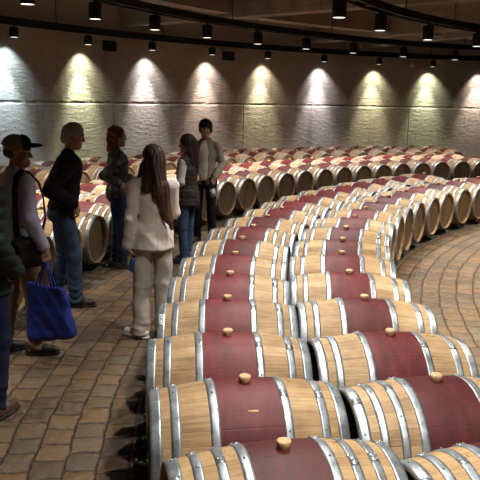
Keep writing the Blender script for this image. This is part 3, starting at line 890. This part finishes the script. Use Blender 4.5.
# --- cloth, hair and skin materials
def mat_check(name, base, c2, c3, sx, sz):
    m, nt, b = new_mat(name); n = N(nt); co = n.coord(); x, y, z = n.sep(co)
    h = n.math('ADD', n.math('MULTIPLY', x, .8), n.math('MULTIPLY', y, .8))
    a = n.math('LESS_THAN', n.math('FRACT', n.math('DIVIDE', n.math('ADD', h, 5.), sx)), .42)
    c = n.math('LESS_THAN', n.math('FRACT', n.math('DIVIDE', n.math('ADD', z, 5.), sz)), .42)
    col = n.mix(n.math('MULTIPLY', a, .6), base, c2); col = n.mix(n.math('MULTIPLY', c, .6), col, c3)
    n.put(b.inputs['Base Color'], col); b.inputs['Roughness'].default_value = .85
    return m
def mat_cloth(name, col, amt=.2, scale=14, rough=.85):
    m, nt, b = new_mat(name); n = N(nt); co = n.coord()
    f = n.noise(co, scale, 5, .65); w = n.noise(co, 160., 2)
    n.put(b.inputs['Base Color'], n.ramp(f, [(.3, tuple(c*(1-amt) for c in col)), (.7, tuple(min(1, c*(1+amt)) for c in col))]))
    b.inputs['Roughness'].default_value = rough; b.inputs['Specular IOR Level'].default_value = .2; n.put(b.inputs['Normal'], n.bump(w, .15, .003)); return m
def mat_skin(name, col):
    m, nt, b = new_mat(name); n = N(nt); f = n.noise(n.coord(), 16., 4)
    n.put(b.inputs['Base Color'], n.ramp(f, [(.3, tuple(c*.88 for c in col)), (.7, col)]))
    b.inputs['Roughness'].default_value = .5; b.inputs['Subsurface Weight'].default_value = .08
    b.inputs['Subsurface Radius'].default_value = (.012, .005, .003); return m
def mat_hair(name, col, tip=None, z0=1.1, z1=1.6):
    m, nt, b = new_mat(name); n = N(nt); x, y, z = n.sep(n.coord())
    f = n.noise(n.comb(n.math('MULTIPLY', x, 30.), n.math('MULTIPLY', y, 30.), n.math('MULTIPLY', z, 2.)), 4., 4, .6)
    c = n.ramp(f, [(.3, tuple(q*.6 for q in col)), (.7, tuple(min(1, q*1.35) for q in col))])
    if tip: c = n.mix(n.math('SUBTRACT', 1., n.smooth(z, z0, z1)), c, n.ramp(f, [(.3, tuple(q*.6 for q in tip)), (.7, tuple(q*1.3 for q in tip))]))
    n.put(b.inputs['Base Color'], c); b.inputs['Roughness'].default_value = .55; b.inputs['Specular IOR Level'].default_value = .3
    n.put(b.inputs['Normal'], n.bump(f, .5, .006)); return m
M['skin'] = mat_skin('skin', (.46, .255, .175)); M['skin_tan'] = mat_skin('skin_tan', (.38, .20, .135))
M['lip'] = plain('lips', (.34, .12, .10), .45); M['eye_white'] = plain('eye_white', (.65, .62, .58), .3); M['iris'] = plain('iris', (.03, .02, .012), .2)
M['sole'] = plain('rubber_sole', (.02, .018, .016), .8); M['white_sole'] = plain('white_sole', (.62, .60, .56), .7)
M['jean'] = mat_cloth('blue_denim', (.045, .075, .135), .35, 10); M['jean_navy'] = mat_cloth('navy_denim', (.014, .022, .048), .3, 10)
M['chino'] = mat_cloth('khaki_chino', (.19, .125, .07), .2); M['black_cloth'] = mat_cloth('black_wool', (.010, .010, .012), .2)
M['lilac'] = mat_check('lilac_check', (.34, .31, .40), (.22, .19, .29), (.50, .47, .55), .011, .011)
M['plaid'] = mat_check('dark_plaid', (.022, .028, .032), (.15, .16, .155), (.010, .010, .014), .11, .11)
M['puffer'] = mat_cloth('dark_green_puffer', (.018, .030, .027), .25, 8, .55)
M['cream'] = mat_cloth('cream_cotton', (.66, .60, .53), .07, 6); M['cream_trouser'] = mat_cloth('beige_trousers', (.54, .48, .41), .08, 6)
M['vest'] = mat_cloth('brown_puffer_vest', (.040, .028, .024), .25, 9, .75); M['pale_sleeve'] = mat_cloth('pale_grey_knit', (.50, .49, .50), .1)
M['beige_jacket'] = mat_cloth('beige_jacket', (.27, .24, .19), .12); M['white_tee'] = mat_cloth('white_tee', (.74, .70, .63), .08)
M['hair_grey'] = mat_hair('grey_hair', (.36, .34, .31)); M['hair_black'] = mat_hair('black_curly_hair', (.010, .008, .007))
M['hair_red'] = mat_hair('auburn_hair', (.12, .05, .028)); M['hair_long'] = mat_hair('long_brown_hair', (.035, .016, .010), (.105, .058, .026), 1.12, 1.45)
M['hair_dark'] = mat_hair('dark_brown_hair', (.022, .012, .009)); M['hair_short'] = mat_hair('short_brown_hair', (.05, .03, .02))
M['cap_grey'] = mat_cloth('grey_green_cap', (.24, .235, .20), .15); M['cap_black'] = mat_cloth('black_cap_peak', (.012, .012, .012), .2)
M['leather_dark'] = plain('dark_boot_leather', (.022, .016, .013), .55, noise_scale=20); M['leather_brown'] = plain('brown_leather', (.10, .05, .026), .5, noise_scale=20)
M['sneaker'] = plain('white_sneaker', (.66, .64, .60), .6)
M['tote'] = mat_cloth('blue_tote', (.020, .035, .21), .2, 6, .6); M['navy_strap'] = mat_cloth('navy_strap', (.012, .014, .026), .2)
M['blue_plastic'] = plain('blue_plastic', (.03, .09, .30), .35); M['dark_leather'] = plain('black_leather', (.006, .006, .006), .6, spec=.2)
M['bottle_glass'] = plain('dark_bottle', (.012, .015, .012), .12); M['paper'] = plain('paper_label', (.55, .53, .48), .7)
M['teal'] = plain('teal_folder', (.05, .12, .11), .5)

def hair_cap(X, Rm, grow=.0, face=(0, .105, 1.600), fr=(.080, .085, .085), back=1.60):
    s = SDF(); s.el(X((0, -.018, 1.672)), (.080+grow, .100+grow, .090+grow), .02, Rm); s.el(X((0, -.045, 1.625)), (.074+grow, .068+grow, .075), .02, Rm)
    s.sub(X(face), fr, .012, Rm); s.sub(X((0, -.02, 1.50)), (.12, .13, .055+(1.60-back)), .01, Rm)
    return s

# person at the left edge: only shoulder, arm, jeans and shoe show
def make_edge_man():
    r = person((-1.625, 4.34), -.75, 1.84, 'person cut by the left edge in dark green padded jacket and navy jeans')
    J = base_joints(elR=(.245, -.06, 1.14), wrR=(.195, .07, .96), hdR=(-.5, .2, -.8), toeL=(.1, 1, 0), toeR=(-.45, 1, 0), ankR=(.11, -.03, .085), ankL=(-.11, -.10, .085), kneeR=(.10, .02, .5), kneeL=(-.1, -.03, .5))
    s, X, Rm = body_sdf(J); sdf_obj('body', s, .0065, 'skin', r); face_parts(r, X, Rm, 'hair_short')
    sdf_obj('hair', hair_cap(X, Rm).disp(strands(.003)), .006, 'hair_short', r)
    s = top_sdf(J, .028, .80, .0, .0); s.rc((-.05, -.02, 1.47), (.05, -.02, 1.47), .062, .062, .03); s.disp(quilt(.072, .014)); s.disp(folds(.003))
    sdf_obj('padded_jacket', s, .009, 'puffer', r)
    s = trousers_sdf(J); s.disp(folds(.003)); s.disp(stack_folds(.004)); sdf_obj('jeans', s, .008, 'jean_navy', r)
    shoes(r, J, 'leather_brown')
# man in the cap with the check shirt
def make_cap_man():
    r = person((-1.755, 5.44), -.80, 1.77, 'person in a grey cap, lilac check shirt and khaki trousers holding a blue tote bag')
    J = base_joints(elR=(.275, -.05, 1.14), wrR=(.30, .05, .90), hdR=(0, .12, -1), hnR=(-1, 0, 0), cuR=1.25, ankR=(.09, .05, .085), ankL=(-.12, -.12, .085), kneeR=(.09, .05, .5), kneeL=(-.11, -.03, .5), toeR=(.75, .9, 0), toeL=(.2, 1, 0), yaw=-.68, pitch=-.06)
    s, X, Rm = body_sdf(J); sdf_obj('body', s, .0058, 'skin_tan', r); face_parts(r, X, Rm, 'hair_short')
    h = SDF(); h.el(X((0, -.035, 1.625)), (.077, .072, .05), .02, Rm); h.sub(X((0, .075, 1.60)), (.1, .085, .12), .01, Rm); h.disp(strands(.002))
    sdf_obj('hair', h, .006, 'hair_short', r)
    c = SDF(); c.el(X((0, -.014, 1.680)), (.087, .107, .088), .01, Rm); c.cut(X((0, 0, 1.655)), Rm @ v3(0, -.22, -1)); c.disp(folds(.0015))
    cap = sdf_obj('cap', c, .0055, 'cap_grey', r)
    c = SDF(); c.el(X((0, .022, 1.69)), (.082, .084, .083), .01, Rm); c.cut(X((0, .02, 1.66)), Rm @ v3(0, -.1, -1)); c.cut(X((0, .05, 1.7)), Rm @ v3(0, -1, -.35))
    sdf_obj('front_panel', c, .0055, 'cap_black', cap)
    c = SDF(); c.el(X((0, .115, 1.690)), (.072, .076, .018), .01, Rm @ rotx(.08)); c.cut(X((0, .06, 1.68)), Rm @ v3(0, -1, 0)); sdf_obj('peak', c, .0045, 'cap_black', cap)
    s = top_sdf(J, .012, .90, .008, .035, belly=.02); s.rc((-.03, -.025, 1.475), (.03, -.025, 1.475), .056, .056, .02); s.disp(folds(.0045, 1.3))
    sdf_obj('check_shirt', s, .008, 'lilac', r)
    s = trousers_sdf(J, .008, .006); s.disp(folds(.003)); s.disp(stack_folds(.008)); sdf_obj('trousers', s, .008, 'chino', r)
    shoes(r, J, 'leather_dark')
    sc = 1.77/1.75
    # tote bag hanging from the fist
    W = (Matrix.Translation((-1.755, 5.44, 0)) @ Matrix.Rotation(-.80, 4, 'Z') @ Matrix.Scale(sc, 4)) @ Vector((.285, .075, .80))
    b = empty('tote_bag', (W.x-.005, W.y-.035, .045), -.28)
    tag(b, 'royal blue tote bag hanging from the hand of the person in the cap', 'bag')
    s = SDF(); w, d = .155, .05
    for x0 in (-w, w):
        for z0 in (.30, .62): pass
    
    for i in range(7):
        u = i/6; a = np.array((-.135+.26*u, 0, .60-.02*u)); e = np.array((-.125+.31*u, .01, .16+.07*u)); s.rc(a, e, .028, .060, .03)
    s.cut((0, 0, .585), (.08, 0, 1)); s.cut((0, 0, .135), (.22, 0, -1)); s.disp(folds(.007, .8, 1.)); s.disp(folds(.003, 1.6, 2.))
    sdf_obj('bag_body', s, .007, 'tote', b)
    for dy in (-.022, .022):
        g = G().tube([(-.075, dy, .54), (-.072, dy, .59), (-.045, dy*.8, .68), (-.005, dy*.4, .775), (.012, dy*.3, .775), (.032, dy*.7, .68), (.062, dy, .59), (.068, dy, .54)], .0085, 8)
        obj('handle', g.me('tote_handle', 'tote'), b)
    # black bag on a strap over the shoulder
    b = empty('shoulder_bag', (-1.755, 5.44, 0), -.80); b.scale = (sc,)*3
    tag(b, 'black shoulder bag with navy strap worn by the person in the cap', 'bag')
    s = SDF(); s.rc((.235, -.15, .96), (.235, .0, .95), .05, .05, .03); s.rc((.24, -.15, .82), (.24, .0, .82), .055, .055, .03); s.rc((.24, -.15, .96), (.24, -.15, .82), .05, .055, .03); s.rc((.24, .0, .95), (.24, .0, .82), .05, .055, .03); s.rc((.24, -.075, .95), (.24, -.075, .82), .055, .06, .03); s.disp(folds(.006))
    sdf_obj('bag_body', s, .008, 'dark_leather', b)
    g = G()
    def strap(pts, w):
        pts = [Vector(p) for p in pts]; V = []; F = []
        for i, p in enumerate(pts):
            dd = (pts[min(i+1, len(pts)-1)]-pts[max(i-1, 0)]).normalized()
            out = Vector((p.x*.6, p.y, (p.z-1.25)*.6 if p.z > 1.3 else 0)).normalized(); sd = dd.cross(out).normalized()
            for a, o in ((-w, 0), (w, 0), (w, .008), (-w, .008)): V.append(p+sd*a+out*o)
        for i in range(len(pts)-1):
            for k in range(4): F.append((4*i+k, 4*i+(k+1) % 4, 4*i+4+(k+1) % 4, 4*i+4+k))
        F += [(3, 2, 1, 0), tuple(4*(len(pts)-1)+k for k in range(4))]
        g.add(V, F)
    strap([(.205, -.125, .99), (.205, -.13, 1.12), (.20, -.125, 1.25), (.185, -.115, 1.36), (.155, -.085, 1.455), (.135, -.03, 1.498), (.125, .035, 1.475), (.135, .10, 1.40), (.15, .128, 1.28), (.175, .125, 1.12), (.205, .06, .97)], .022)
    obj('strap', g.me('strap', 'navy_strap', False), b)
# grey-haired man in the black sweater
def make_grey_man():
    r = person((-1.76, 6.80), -1.12, 1.815, 'person with short grey hair in a black sweater and blue jeans, hand in front pocket')
    J = base_joints(elR=(.275, -.20, 1.17), wrR=(.205, .07, 1.0), hdR=(-.35, .5, -.75), hnR=(-.5, -.6, 0), cuR=.7, elL=(-.275, -.08, 1.15), wrL=(-.19, .10, .96),
                    ankR=(.11, .08, .085), ankL=(-.11, -.08, .085), kneeR=(.10, .07, .5), toeR=(.3, 1, 0), toeL=(.0, 1, 0), yaw=-.3, pitch=-.1)
    s, X, Rm = body_sdf(J); sdf_obj('body', s, .0058, 'skin', r); face_parts(r, X, Rm, 'hair_grey')
    sdf_obj('hair', hair_cap(X, Rm, .004, (0, .112, 1.605), (.082, .085, .078)).disp(strands(.004, 120, 110)), .0055, 'hair_grey', r)
    s = top_sdf(J, .024, .965, .004, .05); s.rc((-.02, -.02, 1.475), (.02, -.02, 1.475), .058, .058, .02); s.disp(folds(.0045))
    sdf_obj('sweater', s, .008, 'black_cloth', r)
    s = trousers_sdf(J, .012, .004); s.disp(folds(.003)); s.disp(stack_folds(.006)); sdf_obj('jeans', s, .008, 'jean', r)
    shoes(r, J, 'leather_dark'); lean(r, .16)
# woman in the plaid shirt
def make_plaid():
    r = person((-1.50, 8.42), -1.15, 1.72, 'person with chin-length auburn hair and glasses in a dark plaid shirt, hand on hip')
    J = base_joints(fem=True, elR=(.30, -.24, 1.20), wrR=(.19, -.02, 1.07), hdR=(-.5, .8, -.3), hnR=(-.8, -.5, 0), cuR=.4, elL=(-.24, .02, 1.15), wrL=(-.16, .22, 1.10), hdL=(.3, 1, 0), hnL=(.9, -.2, -.2),
                    ankR=(.10, .03, .085), ankL=(-.10, -.03, .085), yaw=-.25)
    s, X, Rm = body_sdf(J); sdf_obj('body', s, .0058, 'skin', r); face_parts(r, X, Rm, 'hair_red', glasses=True)
    s = hair_cap(X, Rm, .008, (.0, .115, 1.595), (.072, .088, .10), 1.53)
    for e in (-1, 1): s.rc(X((e*.072, -.02, 1.66)), X((e*.078, -.018, 1.50)), .030, .034, .02); s.rc(X((e*.045, -.075, 1.63)), X((e*.055, -.075, 1.485)), .035, .04, .02)
    s.rc(X((0, -.08, 1.64)), X((0, -.09, 1.485)), .04, .042, .02); s.disp(strands(.005, 110, 100)); s.disp(lambda P: .007*np.sin(P[..., 2]*70+P[..., 0]*25)*np.sin(P[..., 1]*40+P[..., 2]*20)); sdf_obj('hair', s, .006, 'hair_red', r)
    s = top_sdf(J, .018, .86, .01, .03); s.rc((-.03, -.02, 1.47), (.03, -.02, 1.47), .055, .055, .02); s.disp(folds(.006)); sdf_obj('plaid_shirt', s, .008, 'plaid', r)
    s = trousers_sdf(J, .004); s.disp(folds(.002)); s.disp(stack_folds(.004)); sdf_obj('jeans', s, .008, 'jean_navy', r)
    shoes(r, J, 'leather_brown', high=.04)
# woman in white seen from behind
def make_cream():
    r = person((-.755, 5.90), .33, 1.69, 'person seen from behind with long brown hair in a cream jacket and beige trousers')
    J = base_joints(fem=True, elL=(-.205, -.05, 1.11), wrL=(-.225, -.01, .86), hdL=(.15, .15, -1), hnL=(1, .2, 0), cuL=.9, elR=(.20, .03, 1.14), wrR=(.10, .22, 1.10), hdR=(-.6, .8, .1), hnR=(-.5, -.5, 0),
                    ankL=(-.115, .0, .085), ankR=(.105, .02, .085), toeL=(-.75, .8, 0), toeR=(.1, 1, 0), yaw=.35)
    s, X, Rm = body_sdf(J); sdf_obj('body', s, .0058, 'skin', r); face_parts(r, X, Rm, 'hair_long')
    s = hair_cap(X, Rm, .006, (.0, .115, 1.60), (.074, .088, .095), 1.55)
    s.el(X((0, -.06, 1.62)), (.088, .07, .10), .03, Rm); s.rc((-.055, -.06, 1.60), (-.075, -.095, 1.38), .042, .040, .03); s.rc((.05, -.07, 1.60), (.06, -.12, 1.36), .05, .05, .03)
    s.rc((0, -.085, 1.58), (.02, -.135, 1.34), .055, .05, .03); s.rc((.05, -.12, 1.40), (.115, -.145, 1.10), .05, .026, .03); s.rc((.085, -.125, 1.40), (.14, -.14, 1.03), .038, .014, .03)
    s.rc((.015, -.125, 1.38), (.085, -.14, 1.12), .04, .018, .03)
    s.rc((-.085, -.02, 1.58), (-.13, .06, 1.33), .03, .022, .03); s.disp(strands(.004, 170, 120)); sdf_obj('long_hair', s, .006, 'hair_long', r)
    s = top_sdf(J, .010, .84, .018, .015, sr=.002); s.rc((-.03, -.025, 1.46), (.03, -.025, 1.46), .058, .058, .02)
    s.rc(J['elL']+v3(0, 0, -.08), J['wrL']+v3(0, 0, .03), .048, .052, .02); s.disp(folds(.0035)); s.disp(folds(.002, 1.7, 2.))
    s.disp(lambda P: .006*np.exp(-(P[..., 0]/.004)**2)*(P[..., 1] < -.05)); sdf_obj('cream_jacket', s, .0075, 'cream', r)
    s = trousers_sdf(J, .006, .024, hemz=.035); s.disp(folds(.006, .8)); s.disp(stack_folds(.002)); sdf_obj('trousers', s, .008, 'cream_trouser', r)
    shoes(r, J, 'sneaker', 'white_sole')
    Wm = Matrix.Translation((-.755, 5.90, 0)) @ Matrix.Rotation(.33, 4, 'Z') @ Matrix.Scale(1.69/1.75, 4)
    W = Wm @ Vector((-.188, .0, .765))
    b = empty('drink_bottle', (W.x, W.y-.005, W.z-.125), 0.); b.rotation_euler = (.05, .12, 0)
    tag(b, 'small blue bottle held low in the hand of the person in cream', 'bottle')
    obj('bottle_body', G().lathe([(0, .002), (0, .026), (.006, .031), (.10, .031), (.118, .024), (.125, .014), (.128, .002)], 20).me('bottle_body', 'blue_plastic'), b)
    obj('bottle_cap', G().lathe([(.122, .002), (.122, .016), (.142, .016), (.145, .013), (.145, .002)], 16).me('bottle_cap', 'navy_strap'), b)
# woman in the padded vest
def make_vest():
    r = person((-.68, 8.74), 1.22, 1.63, 'person with dark shoulder-length hair in a brown padded vest over pale sleeves, facing left')
    J = base_joints(fem=True, elL=(-.24, -.01, 1.14), wrL=(-.15, .21, 1.05), hdL=(.45, .9, .1), hnL=(.6, -.3, .5), cuL=.8, elR=(.24, .0, 1.14), wrR=(.12, .22, 1.08), hdR=(-.5, .8, .1), hnR=(-.6, -.3, .5), cuR=.7,
                    ankL=(-.09, .0, .085), ankR=(.09, .04, .085), pitch=-.1, yaw=.1)
    s, X, Rm = body_sdf(J); sdf_obj('body', s, .0058, 'skin', r); face_parts(r, X, Rm, 'hair_dark')
    s = hair_cap(X, Rm, .006, (.0, .112, 1.597), (.075, .085, .092), 1.54)
    s.rc(X((0, -.085, 1.65)), (0, -.135, 1.34), .06, .035, .03)
    for e in (-1, 1): s.rc(X((e*.06, -.05, 1.64)), (e*.07, -.10, 1.36), .04, .025, .03)
    s.disp(strands(.004, 150, 120)); sdf_obj('hair', s, .006, 'hair_dark', r)
    s = top_sdf(J, .008, .90, .0, .02, sr=.006); s.disp(folds(.004)); sdf_obj('pale_top', s, .008, 'pale_sleeve', r)
    s = top_sdf(J, .034, .80, .004, arms=False); s.rc((-.04, -.02, 1.475), (.04, -.02, 1.475), .062, .062, .02); s.disp(quilt(.06, .006)); s.disp(folds(.004))
    for e in (-1, 1): s.sub((e*.245, -.0, 1.33), (.062, .085, .14), .02)
    sdf_obj('padded_vest', s, .008, 'vest', r)
    s = trousers_sdf(J, .006); s.disp(folds(.002)); s.disp(stack_folds(.005)); sdf_obj('jeans', s, .008, 'jean', r)
    shoes(r, J, 'leather_dark', high=.03)
# young man facing the camera
def make_curly():
    r = person((-.525, 10.0), 3.0, 1.765, 'person with curly black hair in beige jacket over white shirt, hands clasped')
    J = base_joints(elL=(-.245, -.02, 1.14), wrL=(-.17, .16, .97), hdL=(.35, .35, -.9), hnL=(.7, -.7, 0), cuL=.9, elR=(.245, .0, 1.15), wrR=(.085, .205, 1.0), hdR=(-.9, .3, -.25), hnR=(.1, -1, 0), cuR=.7,
                    yaw=.18, pitch=-.05)
    s, X, Rm = body_sdf(J); sdf_obj('body', s, .0058, 'skin', r); face_parts(r, X, Rm, 'hair_black')
    s = hair_cap(X, Rm, .020, (.0, .120, 1.588), (.082, .095, .092), 1.57)
    s.el(X((0, .03, 1.735)), (.070, .05, .035), .02, Rm)
    s.disp(lambda P: .009*np.sin(P[..., 0]*95)*np.sin(P[..., 1]*88+1)*np.sin(P[..., 2]*92)); sdf_obj('curly_hair', s, .0055, 'hair_black', r)
    s = top_sdf(J, .004, .92, .0, arms=False); s.disp(folds(.003)); sdf_obj('white_shirt', s, .008, 'white_tee', r)
    s = top_sdf(J, .010, .86, .006, .02, sr=.002); s.sub((0, .16, 1.20), (.070, .12, .50), .015); s.rc((-.055, -.02, 1.47), (.055, -.02, 1.47), .04, .04, .02); s.disp(folds(.005))
    sdf_obj('beige_jacket', s, .008, 'beige_jacket', r)
    s = trousers_sdf(J, .004); s.disp(folds(.003)); s.disp(stack_folds(.005)); sdf_obj('trousers', s, .008, 'black_cloth', r)
    shoes(r, J, 'leather_dark')
    Wm = Matrix.Translation((-.525, 10.0, 0)) @ Matrix.Rotation(3.0, 4, 'Z') @ Matrix.Scale(1.765/1.75, 4)
    W = Wm @ Vector((-.150, .22, .80))
    b = empty('wine_bottle', (W.x, W.y, W.z), 0.); b.rotation_euler = (.1, -.22, 0)
    tag(b, 'dark wine bottle with pale label held in front of the person in the beige jacket', 'bottle')
    obj('bottle_body', G().lathe([(-.12, .002), (-.12, .034), (-.115, .0375), (.06, .0375), (.09, .028), (.115, .0155), (.175, .0145), (.178, .016), (.185, .016), (.186, .002)], 24).me('bottle_glass', 'bottle_glass'), b)
    obj('bottle_label', G().lathe([(-.085, .0376), (-.085, .0382), (.025, .0382), (.025, .0376)], 24).me('bottle_label', 'paper'), b)
for f in (make_edge_man, make_cap_man, make_grey_man, make_plaid, make_cream, make_vest, make_curly): f()


# ------------------------------------------------------------------ camera
F_PX, YH, ROLL = 696.2, 97.09, .0216
p = math.atan((240-YH)/F_PX)
right = Vector((1, 0, 0)); fwd = Vector((0, math.cos(p), -math.sin(p))); up = right.cross(fwd)
r2 = right*math.cos(ROLL)+up*math.sin(ROLL); u2 = up*math.cos(ROLL)-right*math.sin(ROLL)
cam = bpy.data.cameras.new('camera'); co = bpy.data.objects.new('camera', cam); link(co)
cam.sensor_width = 36; cam.lens = 36*F_PX/480; cam.clip_start = .05
mw = Matrix((r2, u2, -fwd)).transposed().to_4x4(); mw.translation = (0, 0, CAM_Z)
co.matrix_world = mw
scene.camera = co
w = bpy.data.worlds.new('dim'); scene.world = w; w.use_nodes = True
w.node_tree.nodes['Background'].inputs[0].default_value = (.9, .8, .7, 1); w.node_tree.nodes['Background'].inputs[1].default_value = .0
vs = scene.view_settings; vs.view_transform = 'Standard'; vs.look = 'None'; vs.gamma = 1; vs.use_curve_mapping = False
vs.exposure = 0.
scene.cycles.use_denoising = True
scene.cycles.max_bounces = 8; scene.cycles.diffuse_bounces = 5
scene.cycles.sample_clamp_indirect = 4.
scene.cycles.caustics_reflective = False
